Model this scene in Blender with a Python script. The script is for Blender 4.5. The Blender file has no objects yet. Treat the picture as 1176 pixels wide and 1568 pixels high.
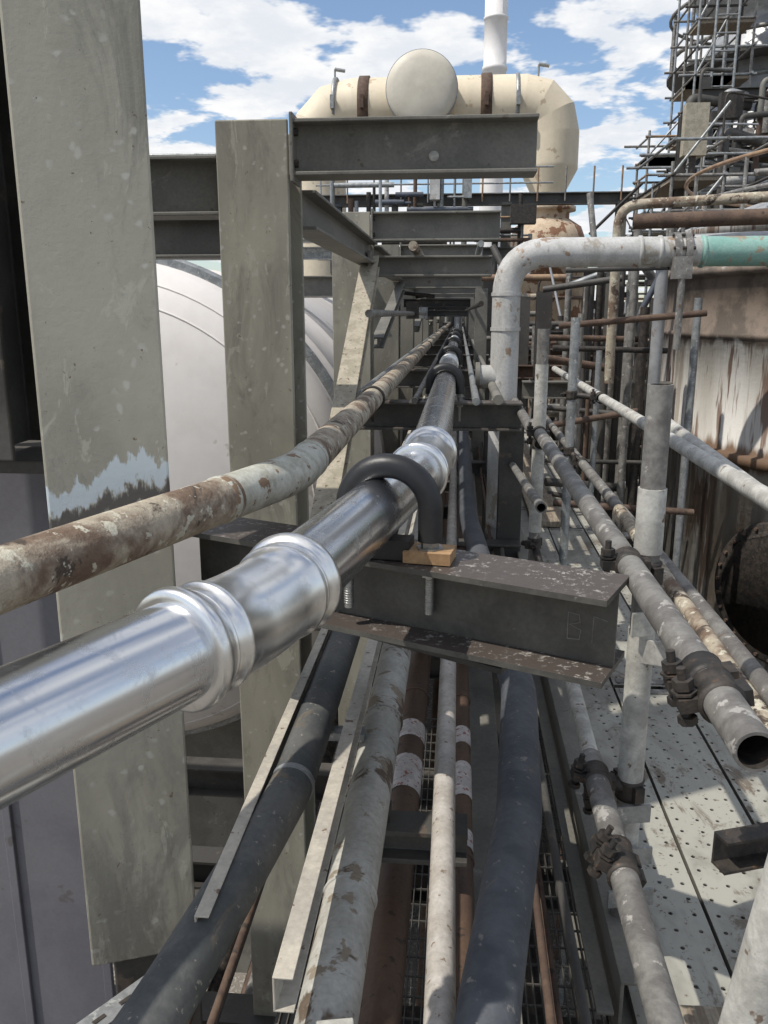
import bpy, math, random
from mathutils import Vector as V, Matrix
random.seed(7)
R_=random.random
def ru(a,b): return a+(b-a)*R_()
sc=bpy.context.scene
sc.view_settings.view_transform='Standard'
try: sc.view_settings.look='None'
except: pass
sc.view_settings.exposure=0

# ---------------------------------------------------------------- materials
def nt(name):
    m=bpy.data.materials.new(name); m.use_nodes=True
    n=m.node_tree; n.nodes.clear()
    o=n.nodes.new('ShaderNodeOutputMaterial'); b=n.nodes.new('ShaderNodeBsdfPrincipled')
    n.links.new(b.outputs[0],o.inputs[0]); return m,n,b,o
def ramp(n,src,a,b):
    r=n.nodes.new('ShaderNodeMapRange'); r.inputs['From Min'].default_value=a; r.inputs['From Max'].default_value=b
    r.interpolation_type='SMOOTHSTEP'; n.links.new(src,r.inputs['Value']); return r.outputs['Result']
def mixc(n,f,a,b,mode='MIX'):
    m=n.nodes.new('ShaderNodeMix'); m.data_type='RGBA'; m.blend_type=mode
    if hasattr(f,'links') or hasattr(f,'node'): n.links.new(f,m.inputs[0])
    else: m.inputs[0].default_value=f
    for s,i in ((a,6),(b,7)):
        if isinstance(s,tuple): m.inputs[i].default_value=(*s,1)
        else: n.links.new(s,m.inputs[i])
    return m.outputs[2]
def math_(n,op,a,b=None):
    m=n.nodes.new('ShaderNodeMath'); m.operation=op
    for i,s in enumerate((a,b)):
        if s is None: continue
        if isinstance(s,(int,float)): m.inputs[i].default_value=s
        else: n.links.new(s,m.inputs[i])
    return m.outputs[0]
def noise(n,vec,scale,detail=5,rough=.6,dist=0):
    x=n.nodes.new('ShaderNodeTexNoise'); x.inputs['Scale'].default_value=scale; x.inputs['Detail'].default_value=min(detail,5)
    x.inputs['Roughness'].default_value=rough; x.inputs['Distortion'].default_value=dist
    n.links.new(vec,x.inputs['Vector']); return x.outputs['Fac']
def coords(n,stretch=(1,1,1)):
    t=n.nodes.new('ShaderNodeTexCoord'); m=n.nodes.new('ShaderNodeMapping'); m.inputs['Scale'].default_value=stretch
    n.links.new(t.outputs['Object'],m.inputs['Vector']); return t.outputs['Object'],m.outputs['Vector']
def mk(name,c1,c2,c3=None,s1=5,s3=30,t3=.62,rough=.65,metal=0,bump=.25,bs=90,stretch=(1,1,1),top=None,ttop=.5,stop=60,c4=None,s4=14,t4=.6,lim=(.4,.6),fine=.35,bd=.002,topbase=None):
    m,n,b,o=nt(name)
    obj,vec=coords(n,stretch)
    f1=noise(n,vec,s1,5,.65,.3)
    col=mixc(n,ramp(n,f1,*lim),c1,c2)
    if c4: col=mixc(n,ramp(n,noise(n,vec,s4,5,.7,.6),t4,t4+.06),col,c4)
    if c3: col=mixc(n,ramp(n,noise(n,obj,s3,4,.6),t3,t3+.04),col,c3)
    fn=noise(n,obj,bs,3,.7)
    v=math_(n,'ADD',math_(n,'MULTIPLY',fn,fine*2),1-fine)
    cc=n.nodes.new('ShaderNodeCombineColor')
    for i in range(3): n.links.new(v,cc.inputs[i])
    col=mixc(n,1.0,col,cc.outputs[0],'MULTIPLY')
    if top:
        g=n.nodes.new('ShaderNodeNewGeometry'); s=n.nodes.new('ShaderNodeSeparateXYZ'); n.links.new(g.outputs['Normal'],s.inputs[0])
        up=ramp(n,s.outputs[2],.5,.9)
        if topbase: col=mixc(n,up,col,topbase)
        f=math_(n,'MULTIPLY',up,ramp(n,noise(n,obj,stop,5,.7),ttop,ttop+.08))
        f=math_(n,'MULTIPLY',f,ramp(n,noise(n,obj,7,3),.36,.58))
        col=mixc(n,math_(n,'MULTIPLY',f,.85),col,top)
    n.links.new(col,b.inputs['Base Color'])
    b.inputs['Metallic'].default_value=metal
    r=math_(n,'ADD',math_(n,'MULTIPLY',f1,.3),rough-.15); n.links.new(r,b.inputs['Roughness'])
    if bump>0:
        bp=n.nodes.new('ShaderNodeBump'); bp.inputs['Strength'].default_value=bump; bp.inputs['Distance'].default_value=bd
        n.links.new(fn,bp.inputs['Height']); n.links.new(bp.outputs[0],b.inputs['Normal'])
    return m
M={}
def shiny(name,c,rough,bump,sc_=25,metal=1.0,smudge=.25):
    m,n,b,o=nt(name); obj,vec=coords(n)
    f=ramp(n,noise(n,obj,sc_,5,.7,.5),.48,.76)
    n.links.new(mixc(n,f,c,tuple(x*.78 for x in c)),b.inputs['Base Color']); b.inputs['Metallic'].default_value=metal
    n.links.new(math_(n,'ADD',math_(n,'MULTIPLY',f,smudge),rough),b.inputs['Roughness'])
    bp=n.nodes.new('ShaderNodeBump'); bp.inputs['Strength'].default_value=bump; bp.inputs['Distance'].default_value=.002
    n.links.new(noise(n,obj,12,2),bp.inputs['Height']); n.links.new(bp.outputs[0],b.inputs['Normal']); return m
M['steel']=shiny('stainless_steel',(.67,.68,.70),.21,.05,smudge=.16)
M['fit']=shiny('stainless_fitting',(.80,.795,.78),.28,.2,40,smudge=.15)
M['galv']=mk('galvanised_steel',(.33,.34,.34),(.22,.23,.23),(.45,.45,.43),s1=14,s3=45,rough=.5,metal=.5,bump=.2)
M['scaf']=mk('scaffold_tube_steel',(.25,.24,.22),(.15,.14,.13),(.40,.38,.35),s1=11,s3=26,t3=.6,rough=.55,metal=.3,bump=.4,c4=(.13,.085,.055),s4=9,t4=.64)
M['scafw']=mk('scaffold_tube_limewashed',(.48,.47,.43),(.34,.33,.30),(.16,.12,.09),s1=14,s3=24,t3=.64,rough=.75,metal=.1,bump=.4,c4=(.20,.18,.155),s4=8,t4=.64)
M['rust']=mk('rusted_paint_pipe',(.15,.10,.068),(.37,.32,.245),(.48,.45,.36),s1=7,s3=32,t3=.58,rough=.85,bump=.9,bs=70,c4=(.065,.048,.036),s4=8,t4=.56,bd=.004,lim=(.38,.56))
M['rust2']=mk('rust_patch_paint',(.46,.46,.40),(.35,.34,.28),(.20,.13,.08),s1=20,s3=22,t3=.58,rough=.8,bump=.6)
M['rustd']=mk('brown_rust',(.075,.047,.034),(.12,.078,.055),(.045,.035,.027),s1=12,s3=30,rough=.85,bump=.6)
M['brown']=mk('brown_painted_pipe',(.065,.038,.025),(.10,.06,.038),(.04,.03,.022),s1=8,rough=.6,stretch=(1,.3,1),bump=.5)
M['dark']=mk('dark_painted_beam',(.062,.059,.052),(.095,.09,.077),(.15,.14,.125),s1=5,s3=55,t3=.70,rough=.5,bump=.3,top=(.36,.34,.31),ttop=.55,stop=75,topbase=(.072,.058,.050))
M['dark2']=mk('dark_steelwork',(.045,.042,.038),(.075,.07,.062),(.11,.085,.065),s1=3,s3=15,t3=.63,rough=.6,bump=.2)
M['beam']=mk('grey_painted_beam',(.13,.125,.108),(.18,.172,.148),(.12,.10,.08),s1=3.5,s3=18,t3=.66,rough=.6,bump=.25,c4=(.23,.22,.19),s4=6,t4=.62)
M['beige']=mk('beige_painted_steel',(.38,.34,.265),(.29,.26,.195),(.14,.10,.07),s1=14,s3=40,t3=.62,rough=.75,bump=.7,bs=60)
M['black']=mk('black_rubber',(.012,.012,.013),(.02,.02,.021),rough=.45,bump=.2)
M['bolt']=mk('zinc_bolt',(.45,.45,.43),(.3,.3,.28),rough=.4,metal=.8,bump=.2)
M['iron']=mk('dark_iron',(.03,.028,.026),(.06,.05,.042),(.11,.07,.045),s1=30,s3=60,rough=.6,metal=.3,bump=.5)
M['wood']=mk('timber',(.42,.27,.14),(.30,.18,.09),rough=.8,stretch=(2,14,2),s1=6,bump=.4)
M['woodg']=mk('weathered_timber',(.28,.24,.18),(.18,.14,.10),(.34,.30,.24),rough=.85,stretch=(16,1,4),s1=6,bump=.5)
M['lpipe']=mk('chalky_grey_pipe',(.34,.33,.29),(.43,.42,.38),(.24,.20,.15),s1=9,s3=16,t3=.58,rough=.75,bump=.5,c4=(.115,.085,.06),s4=6,t4=.56)
M['wpipe']=mk('off_white_pipe',(.46,.43,.39),(.37,.34,.30),(.20,.15,.11),s1=14,s3=50,t3=.62,rough=.6,bump=.5)
M['hose']=mk('dark_grey_lagged_pipe',(.050,.056,.066),(.078,.083,.093),(.17,.16,.15),s1=9,s3=50,t3=.64,rough=.65,bump=.9,bs=45,c4=(.12,.105,.085),s4=8,t4=.64)
M['cable']=mk('dark_conduit',(.065,.07,.07),(.105,.105,.10),(.24,.22,.19),s1=8,s3=60,t3=.64,rough=.65,bump=.5,c4=(.13,.11,.085),s4=6,t4=.62)
M['chan']=mk('cream_channel',(.46,.42,.35),(.36,.33,.28),(.16,.11,.08),s1=9,s3=30,t3=.63,rough=.6,bump=.3)
M['label']=mk('white_label',(.55,.51,.49),(.42,.39,.37),(.25,.09,.07),s1=20,s3=60,t3=.58,rough=.6)
M['cream']=mk('cream_painted_duct',(.70,.61,.46),(.62,.54,.41),(.48,.38,.26),s1=.6,s3=2.5,t3=.62,rough=.6,bump=.1,bs=8,stretch=(1,1,.3),fine=.1)
M['creamw']=mk('pale_duct',(.60,.56,.47),(.54,.50,.42),rough=.6,s1=1,bump=.1,bs=8,fine=.08)
M['white']=mk('white_clad_tank',(.74,.70,.66),(.66,.62,.58),(.56,.51,.46),s1=.8,s3=3,t3=.62,rough=.55,bump=.1,bs=6,fine=.08)
M['chim']=mk('white_chimney',(.74,.72,.70),(.66,.64,.62),rough=.6,s1=.4,bs=4,fine=.05)
M['blue']=mk('blue_grey_steel',(.085,.10,.13),(.055,.065,.085),(.20,.17,.13),s1=3,s3=12,rough=.6)
M['orange']=mk('ochre_handrail',(.32,.21,.12),(.22,.14,.09),rough=.6,s1=6)
M['teal']=mk('teal_painted_pipe',(.19,.36,.31),(.24,.40,.35),(.30,.28,.22),s1=5,s3=14,t3=.60,rough=.5,bump=.2,c4=(.28,.22,.15),s4=4,t4=.62)
M['pwhite']=mk('stained_white_pipe',(.50,.495,.48),(.38,.375,.355),(.28,.20,.14),s1=5,s3=9,t3=.61,rough=.55,bump=.25,stretch=(1,1,.5),c4=(.31,.28,.235),s4=6,t4=.56)
M['pale']=mk('blue_grey_panel',(.125,.12,.135),(.155,.15,.162),(.11,.10,.10),s1=1.5,s3=8,t3=.68,rough=.6,fine=.15)
M['silver']=mk('aluminium_cladding',(.44,.445,.45),(.32,.325,.33),(.25,.22,.2),s1=2,s3=5,t3=.63,rough=.45,metal=.4,bs=10)
M['rustv']=mk('rusty_cream_vessel',(.56,.45,.33),(.46,.35,.24),(.22,.11,.06),s1=1.2,s3=2.2,t3=.53,rough=.75,bs=10,stretch=(1,1,.35))
M['ground']=mk('gravel',(.20,.18,.155),(.13,.12,.105),(.32,.30,.27),s1=.5,s3=28,t3=.55,rough=.95,bump=.8,bs=30,bd=.02)
def colmat(name,band,g=1.0):
    m,n,b,o=nt(name); obj,vec=coords(n,(1,1,.35))
    G=lambda *c: tuple(x*g for x in c)
    sx=n.nodes.new('ShaderNodeSeparateXYZ'); n.links.new(obj,sx.inputs[0])
    c=mixc(n,ramp(n,noise(n,vec,4,5,.6,.4),.35,.65),G(.245,.232,.188),G(.335,.315,.255))
    c=mixc(n,math_(n,'MULTIPLY',ramp(n,noise(n,vec,6,5,.75,1.2),.50,.72),.75),c,G(.16,.152,.126))
    c=mixc(n,math_(n,'MULTIPLY',ramp(n,noise(n,vec,11,5,.7,.8),.60,.64),.6),c,G(.40,.385,.32))
    vo=n.nodes.new('ShaderNodeTexVoronoi'); vo.inputs['Scale'].default_value=26; vo.inputs['Randomness'].default_value=1
    wob=n.nodes.new('ShaderNodeTexNoise'); wob.inputs['Scale'].default_value=30
    n.links.new(obj,wob.inputs['Vector'])
    ad=n.nodes.new('ShaderNodeVectorMath'); ad.operation='SCALE'; n.links.new(wob.outputs['Color'],ad.inputs[0]); ad.inputs['Scale'].default_value=.03
    a2=n.nodes.new('ShaderNodeVectorMath'); a2.operation='ADD'; n.links.new(ad.outputs[0],a2.inputs[0]); n.links.new(obj,a2.inputs[1])
    n.links.new(a2.outputs[0],vo.inputs['Vector'])
    spot=math_(n,'SUBTRACT',1,ramp(n,vo.outputs['Distance'],.10,.26))
    spot=math_(n,'MULTIPLY',spot,ramp(n,noise(n,obj,6,3),.42,.58))
    spot=math_(n,'MULTIPLY',spot,.7)
    c=mixc(n,spot,c,G(.45,.44,.39))
    sp2=ramp(n,noise(n,obj,46,4,.7),.66,.71)
    c=mixc(n,sp2,c,(.15,.11,.07))
    if band:
        w=math_(n,'ADD',math_(n,'MULTIPLY',math_(n,'SUBTRACT',noise(n,vec,13,5,.7),.5),.22),sx.outputs[2])
        w=math_(n,'ADD',w,math_(n,'MULTIPLY',math_(n,'ADD',sx.outputs[0],.71),-.28))
        d=math_(n,'ABSOLUTE',math_(n,'ADD',w,.335))
        f=math_(n,'SUBTRACT',1,ramp(n,d,.018,.030))
        c=mixc(n,f,c,(.54,.60,.62))
        d2=math_(n,'ABSOLUTE',math_(n,'ADD',w,.385)); f2=math_(n,'SUBTRACT',1,ramp(n,d2,.012,.028))
        c=mixc(n,f2,c,(.11,.10,.09))
        lo=math_(n,'SUBTRACT',1,ramp(n,sx.outputs[2],-1.45,-.7))
        f3=math_(n,'MULTIPLY',lo,ramp(n,noise(n,vec,7,5,.7,.5),.42,.56))
        c=mixc(n,math_(n,'MULTIPLY',f3,.7),c,(.16,.15,.13))
    n.links.new(c,b.inputs['Base Color']); b.inputs['Roughness'].default_value=.6
    bp=n.nodes.new('ShaderNodeBump'); bp.inputs['Strength'].default_value=.35; bp.inputs['Distance'].default_value=.002
    n.links.new(noise(n,obj,60,5,.7),bp.inputs['Height']); n.links.new(bp.outputs[0],b.inputs['Normal']); return m
M['col']=colmat('weathered_column_paint',False); M['colb']=colmat('weathered_column_overpaint',True,1.18); M['cold']=colmat('dull_column_paint',False,.62)  # colb: same paint made lighter, standing in for sun missing the turned face
def deck():
    m,n,b,o=nt('perforated_deck_steel'); obj,vec=coords(n,(1,.5,1))
    c=mixc(n,ramp(n,noise(n,vec,3,5,.7,.4),.42,.62),(.38,.37,.32),(.225,.215,.185))
    c=mixc(n,ramp(n,noise(n,vec,9,5,.75,.5),.56,.66),c,(.16,.13,.10))
    c=mixc(n,ramp(n,noise(n,obj,40,4,.7),.60,.66),c,(.15,.12,.09))
    n.links.new(c,b.inputs['Base Color']); b.inputs['Roughness'].default_value=.55; b.inputs['Metallic'].default_value=.1
    sc_=n.nodes.new('ShaderNodeVectorMath'); sc_.operation='SCALE'; sc_.inputs['Scale'].default_value=1/.056; n.links.new(obj,sc_.inputs[0])
    fr=n.nodes.new('ShaderNodeVectorMath'); fr.operation='FRACTION'; n.links.new(sc_.outputs[0],fr.inputs[0])
    s=n.nodes.new('ShaderNodeSeparateXYZ'); n.links.new(fr.outputs[0],s.inputs[0])
    dx=math_(n,'SUBTRACT',s.outputs[0],.5); dy=math_(n,'SUBTRACT',s.outputs[1],.5)
    r=math_(n,'SQRT',math_(n,'ADD',math_(n,'MULTIPLY',dx,dx),math_(n,'MULTIPLY',dy,dy)))
    h=math_(n,'LESS_THAN',r,.095)
    tr=n.nodes.new('ShaderNodeBsdfTransparent'); mx=n.nodes.new('ShaderNodeMixShader')
    n.links.new(h,mx.inputs[0]); n.links.new(b.outputs[0],mx.inputs[1]); n.links.new(tr.outputs[0],mx.inputs[2]); n.links.new(mx.outputs[0],o.inputs[0])
    return m
M['deck']=deck()
def tankmat():
    m,n,b,o=nt('stained_tank_paint'); obj,vec=coords(n,(1,1,.10))
    s=n.nodes.new('ShaderNodeSeparateXYZ'); n.links.new(obj,s.inputs[0]); z=s.outputs[2]
    base=mixc(n,ramp(n,noise(n,vec,1.4,5,.6),.4,.6),(.56,.54,.50),(.40,.375,.33))
    st=noise(n,vec,3.2,5,.75,.3)
    base=mixc(n,math_(n,'MULTIPLY',ramp(n,noise(n,vec,4.3,5,.7,.2),.50,.62),.85),base,(.27,.235,.19))
    base=mixc(n,math_(n,'MULTIPLY',ramp(n,st,.51,.57),.92),base,(.14,.085,.058))
    base=mixc(n,math_(n,'MULTIPLY',ramp(n,noise(n,vec,7.5,5,.7,.2),.56,.62),.8),base,(.09,.07,.055))
    wob=math_(n,'ADD',z,math_(n,'MULTIPLY',math_(n,'SUBTRACT',noise(n,vec,5,5,.7),.5),.35))
    band=math_(n,'MULTIPLY',ramp(n,wob,-.26,-.20),math_(n,'SUBTRACT',1,ramp(n,wob,.36,.44)))
    rc=mixc(n,ramp(n,noise(n,obj,2.5,5,.7),.42,.6),(.10,.08,.062),(.20,.155,.12))
    base=mixc(n,band,base,rc)
    low=math_(n,'SUBTRACT',1,ramp(n,wob,-1.32,-1.22))
    l2=math_(n,'MULTIPLY',low,ramp(n,noise(n,vec,1.8,5,.7),.44,.58))
    base=mixc(n,math_(n,'MULTIPLY',l2,.7),base,(.26,.21,.155))
    d=math_(n,'ABSOLUTE',math_(n,'ADD',wob,1.13)); base=mixc(n,math_(n,'SUBTRACT',1,ramp(n,d,.05,.14)),base,(.14,.085,.05))
    n.links.new(base,b.inputs['Base Color']); b.inputs['Roughness'].default_value=.7
    bp=n.nodes.new('ShaderNodeBump'); bp.inputs['Strength'].default_value=.4; bp.inputs['Distance'].default_value=.01
    n.links.new(noise(n,obj,12,5,.7),bp.inputs['Height']); n.links.new(bp.outputs[0],b.inputs['Normal']); return m
M['tank']=tankmat()

# ---------------------------------------------------------------- mesh builder
class MB:
    def __init__(s,name): s.name=name; s.v=[]; s.f=[]; s.mi=[]; s.sm=[]; s.mats=[]
    def add(s,vs,fs,mat,smooth=False):
        if mat not in s.mats: s.mats.append(mat)
        k=s.mats.index(mat); o=len(s.v); s.v+= [tuple(p) for p in vs]
        for f in fs: s.f.append([i+o for i in f]); s.mi.append(k); s.sm.append(smooth)
    def box(s,c,size,mat,rot=None,rz=0):
        m=rot or Matrix.Rotation(rz,3,'Z'); c=V(c); h=V(size)/2
        vs=[c+m@V((a*h.x,b*h.y,d*h.z)) for a in(-1,1) for b in(-1,1) for d in(-1,1)]
        s.add(vs,[(0,1,3,2),(4,6,7,5),(0,4,5,1),(2,3,7,6),(0,2,6,4),(1,5,7,3)],mat)
    def prism(s,poly,p0,p1,up,mat):
        p0=V(p0);p1=V(p1);a=(p1-p0).normalized();up=V(up);sd=a.cross(up).normalized();up=sd.cross(a).normalized()
        n=len(poly); vs=[p+sd*x+up*y for p in(p0,p1) for x,y in poly]
        fs=[(i,(i+1)%n,n+(i+1)%n,n+i) for i in range(n)]+[tuple(range(n))[::-1],tuple(range(n,2*n))]
        s.add(vs,fs,mat)
    def ibeam(s,p0,p1,d,w,mat,up=(0,0,1),tw=.009,tf=.013):
        h=d/2;b=w/2;t=tw/2
        s.prism([(-b,-h),(b,-h),(b,-h+tf),(t,-h+tf),(t,h-tf),(b,h-tf),(b,h),(-b,h),(-b,h-tf),(-t,h-tf),(-t,-h+tf),(-b,-h+tf)],p0,p1,up,mat)
    def chan(s,p0,p1,d,w,mat,up=(0,0,1),t=.005):
        h=d/2
        s.prism([(0,-h),(w,-h),(w,-h+t),(t,-h+t),(t,h-t),(w,h-t),(w,h),(0,h)],p0,p1,up,mat)
    def angle(s,p0,p1,a,mat,up=(0,0,1),t=.006):
        s.prism([(0,0),(a,0),(a,t),(t,t),(t,a),(0,a)],p0,p1,up,mat)
    def sweep(s,pts,rad,mat,seg=16,cap=True,smooth=True,split=False):
        pts=[V(p) for p in pts]; n=len(pts)
        if not isinstance(rad,(list,tuple)): rad=[rad]*n
        T=[]
        for i in range(n):
            a=pts[max(i-1,0)]; b=pts[min(i+1,n-1)]
            t=(pts[min(i+1,n-1)]-pts[i]).normalized()+(pts[i]-pts[max(i-1,0)]).normalized()
            T.append(t.normalized() if t.length>1e-6 else (b-a).normalized())
        u=T[0].orthogonal().normalized(); vs=[]
        for i in range(n):
            u=(u-T[i]*u.dot(T[i])).normalized(); w=T[i].cross(u)
            for k in range(seg):
                an=2*math.pi*k/seg; vs.append(pts[i]+(u*math.cos(an)+w*math.sin(an))*rad[i])
        if split:
            for i in range(n-1):
                s.add(vs[i*seg:(i+2)*seg],[(k,(k+1)%seg,seg+(k+1)%seg,seg+k) for k in range(seg)],mat,smooth)
        else:
            fs=[(i*seg+k,i*seg+(k+1)%seg,(i+1)*seg+(k+1)%seg,(i+1)*seg+k) for i in range(n-1) for k in range(seg)]
            s.add(vs,fs,mat,smooth)
        if cap:
            s.add(vs[:seg],[tuple(range(seg))[::-1]],mat); s.add(vs[-seg:],[tuple(range(seg))],mat)
    def tube(s,a,b,r,mat,seg=12): s.sweep([a,b],r,mat,seg)
    def hollow(s,a,b,r,mat,seg=24,th=.004,inner=None):
        a=V(a);b=V(b);d=(b-a).normalized()
        s.sweep([a,b],r,mat,seg,False); s.sweep([b,a],r-th,inner or mat,seg,False)
        for p in(a,b):
            u=d.orthogonal().normalized();w=d.cross(u)
            vs=[p+(u*math.cos(2*math.pi*k/seg)+w*math.sin(2*math.pi*k/seg))*rr for rr in(r,r-th) for k in range(seg)]
            s.add(vs,[(k,(k+1)%seg,seg+(k+1)%seg,seg+k) for k in range(seg)],mat)
    def lathe(s,prof,c,axis,mat,seg=32,smooth=True):
        c=V(c);axis=V(axis).normalized(); s.sweep([c+axis*z for r,z in prof],[max(r,.0005) for r,z in prof],mat,seg,True,smooth)
    def torus(s,c,axis,R,r,mat,seg=32,ss=10,a0=0,a1=360,up=None):
        c=V(c);axis=V(axis).normalized(); u=(V(up) if up else axis.orthogonal()); u=(u-axis*u.dot(axis)).normalized(); w=axis.cross(u)
        full=abs(a1-a0)>=360; k=seg
        pts=[c+(u*math.cos(math.radians(a0+(a1-a0)*i/k))+w*math.sin(math.radians(a0+(a1-a0)*i/k)))*R for i in range(k+1)]
        s.sweep(pts,r,mat,ss,not full)
    def nut(s,c,axis,r,h,mat): 
        c=V(c);a=V(axis).normalized(); s.sweep([c-a*h/2,c+a*h/2],r,mat,6,True,False)
    def done(s,bevel=0):
        me=bpy.data.meshes.new(s.name); me.from_pydata(s.v,[],s.f); 
        for m in s.mats: me.materials.append(M[m])
        me.polygons.foreach_set('material_index',s.mi); me.polygons.foreach_set('use_smooth',s.sm); me.update()
        ob=bpy.data.objects.new(s.name,me); sc.collection.objects.link(ob)
        if bevel:
            b=ob.modifiers.new('b','BEVEL'); b.width=bevel; b.segments=2; b.limit_method='ANGLE'; b.angle_limit=math.radians(50)
        return ob
def fillet(pts,r,n=8):
    pts=[V(p) for p in pts]; out=[pts[0]]
    for i in range(1,len(pts)-1):
        p=pts[i];a=(pts[i-1]-p).normalized();b=(pts[i+1]-p).normalized()
        ang=a.angle(b); 
        if ang>3.13: out.append(p); continue
        t=min(r/math.tan(ang/2),(pts[i-1]-p).length*.49,(pts[i+1]-p).length*.49)
        for k in range(n+1):
            q=k/n; out.append((p+a*t)*(1-q)**2+p*2*q*(1-q)+(p+b*t)*q*q)
    out.append(pts[-1]); return out
def band(mb,p,axis,side,r=.024):
    """half-coupler: pressed band round a tube with hinge lug, flap and bolt"""
    p=V(p);axis=V(axis).normalized();side=V(side);side=(side-axis*side.dot(axis)).normalized();w=axis.cross(side)
    mb.sweep([p-axis*.024,p-axis*.021,p-axis*.012,p+axis*.012,p+axis*.021,p+axis*.024],[r+.001,r+.006,r+.004,r+.004,r+.006,r+.001],'iron',24,False)
    rot=Matrix((side,w,axis)).transposed()
    mb.box(p+side*(r+.014),(.026,.018,.036),'iron',rot=rot)
    mb.box(p-side*(r+.008),(.014,.022,.034),'iron',rot=rot)
    a=p+side*(r+.016)-w*.026; b=p+side*(r+.016)+w*.046
    mb.tube(a,b,.0062,'iron',8); mb.nut(a,w,.0125,.010,'iron'); mb.nut(p+side*(r+.016)+w*.024,w,.0135,.013,'iron'); mb.nut(p+side*(r+.016)+w*.013,w,.017,.003,'iron')
def coupler(mb,p1,a1,p2,a2,side):
    p1=V(p1);p2=V(p2); band(mb,p1,a1,side); band(mb,p2,a2,V(a1)*1.0+V(side)*.4)
    if (p1-p2).length>.005: mb.tube(p1,p2,.016,'iron',10)

ZP=-.36
# ---------------------------------------------------------------- ground
g=MB('ground'); S=400; g.add([(-S,-S,-6),(S,-S,-6),(S,S,-6),(-S,S,-6)],[(0,1,2,3)],'ground'); g.done()

# ---------------------------------------------------------------- columns
m=MB('steel_column')
ca=math.radians(20); cc_=V((-.741,1.697,0))
m.ibeam(cc_+V((0,0,-1.47)),cc_+V((0,0,3.2)),.22,.24,'colb',up=(math.sin(ca),-math.cos(ca),0),tw=.012,tf=.016)
m.box(cc_+V((-.01,.03,-1.49)),(.20,.18,.03),'dark2',rz=ca); m.box(cc_+V((0,.06,-2.1)),(.2,.2,1.2),'dark2',rz=ca); m.done(.005)
m=MB('steel_column'); m.ibeam((-.716,3.095,-6),(-.716,3.095,.636),.25,.25,'col',up=(0,-1,0),tw=.012,tf=.016); m.done(.005)
m=MB('dark_steel_frame')
m.ibeam((-1.04,1.78,-.30),(-1.04,1.78,3),.3,.24,'dark2',up=(0,-1,0))
m.box((-1.45,2.05,1.3),(.8,.02,3.3),'dark2'); m.box((-1.2,1.9,-.33),(.75,.35,.03),'dark2')
m.tube((-1.8,1.5,.95),(-.95,1.62,1.0),.03,'dark2',12)
m.tube((-.95,1.58,-.2),(-.95,1.58,3),.012,'dark2',10)
m.done(.004)
m=MB('sheet_steel_wall')
for i in range(9): m.box((-1.32-.3*i,2.35,-2.2),(.296,.02,3.7),'pale')
for i in range(9): m.box((-1.17-.3*i,2.335,-2.2),(.03,.02,3.7),'pale')
m.done(.003)

# ---------------------------------------------------------------- portal frames
ys=[2.97]+[5.6+2.63*i for i in range(8)]
for i,y in enumerate(ys):
    m=MB('steel_portal_frame')
    yc=y+.06; xr_=.245-(.04*(i%3) if i>1 else 0)
    m.ibeam((-.585,yc,.546),(xr_,yc,.546),.18,.13,'beam'); 
    m.box((-.578,yc,.546),(.012,.14,.22),'beam')
    for sx in(-1,1):
        for k in(-.05,.05): m.nut((-.566,yc+sx*.045,.546+k),(1,0,0),.014,.014,'iron')
    if i==0: m.lathe([(.018,0),(.018,.006),(.001,.007)],(-.10,yc-.004,.52),(0,-1,0),'scafw',16)
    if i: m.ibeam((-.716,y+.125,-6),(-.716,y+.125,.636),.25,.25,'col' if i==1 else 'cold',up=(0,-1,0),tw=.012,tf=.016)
    if i>=1:
        m.ibeam((-.585,yc,.30),(.20,yc,.30),.13,.11,'beam')
        if i%2==0: m.ibeam((.20,yc,-2),(.20,yc,.23),.12,.12,'beam',up=(0,-1,0))
    if i>=2:
        m.tube((-.58,yc+.1,.2),(-.25,yc+.1,ru(.1,.3)),.02,'iron',8); m.ibeam((-.56,yc+.2,.1-.1*(i%2)),(.1,yc+.2,.1-.1*(i%2)),.08,.08,'dark2')
        m.box((ru(-.5,-.2),yc-.1,ru(-.1,.1)),(.12,.1,.16),random.choice(['iron','beam','galv']))
    m.done(.003)
m=MB('longitudinal_steel_beam')
for a,b in zip(ys[:-1],ys[1:]): m.ibeam((-.60,a+.255,.375),(-.60,b-.005,.375),.14,.12,'beam')
for a,b in zip(ys[1:-1:2],ys[2::2]): m.ibeam((-.57,a+.3,-.2),(-.57,b,.25),.08,.08,'beam')
m.done(.003)
m=MB('diagonal_brace')
m.ibeam((-.565,3.35,-.92),(-.575,5.5,.32),.09,.11,'beige',up=(0,-.5,.86),tf=.012)
m.box((-.57,5.45,.28),(.02,.2,.2),'beam'); m.done(.003)
for (y,z,d) in ((3.12,.44,.2),(3.95,.34,.18),(8.2,.25,.2)):
    m=MB('steel_side_beam'); m.ibeam((-4.5,y,z),(-.86,y,z),d,.15,'beam'); m.done(.003)
m=MB('plate_walkway_beam')
m.ibeam((-6,11,.75),(-.9,11,.75),.15,.15,'galv'); m.box((-3.4,10.9,.9),(5,.6,.02),'galv')
for i in range(9): m.tube((-5.8+.6*i,10.7,.9),(-5.8+.6*i,10.7,1.9),.02,'galv',8)
m.tube((-6,10.7,1.9),(-.9,10.7,1.9),.02,'galv',8); m.done()

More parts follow.
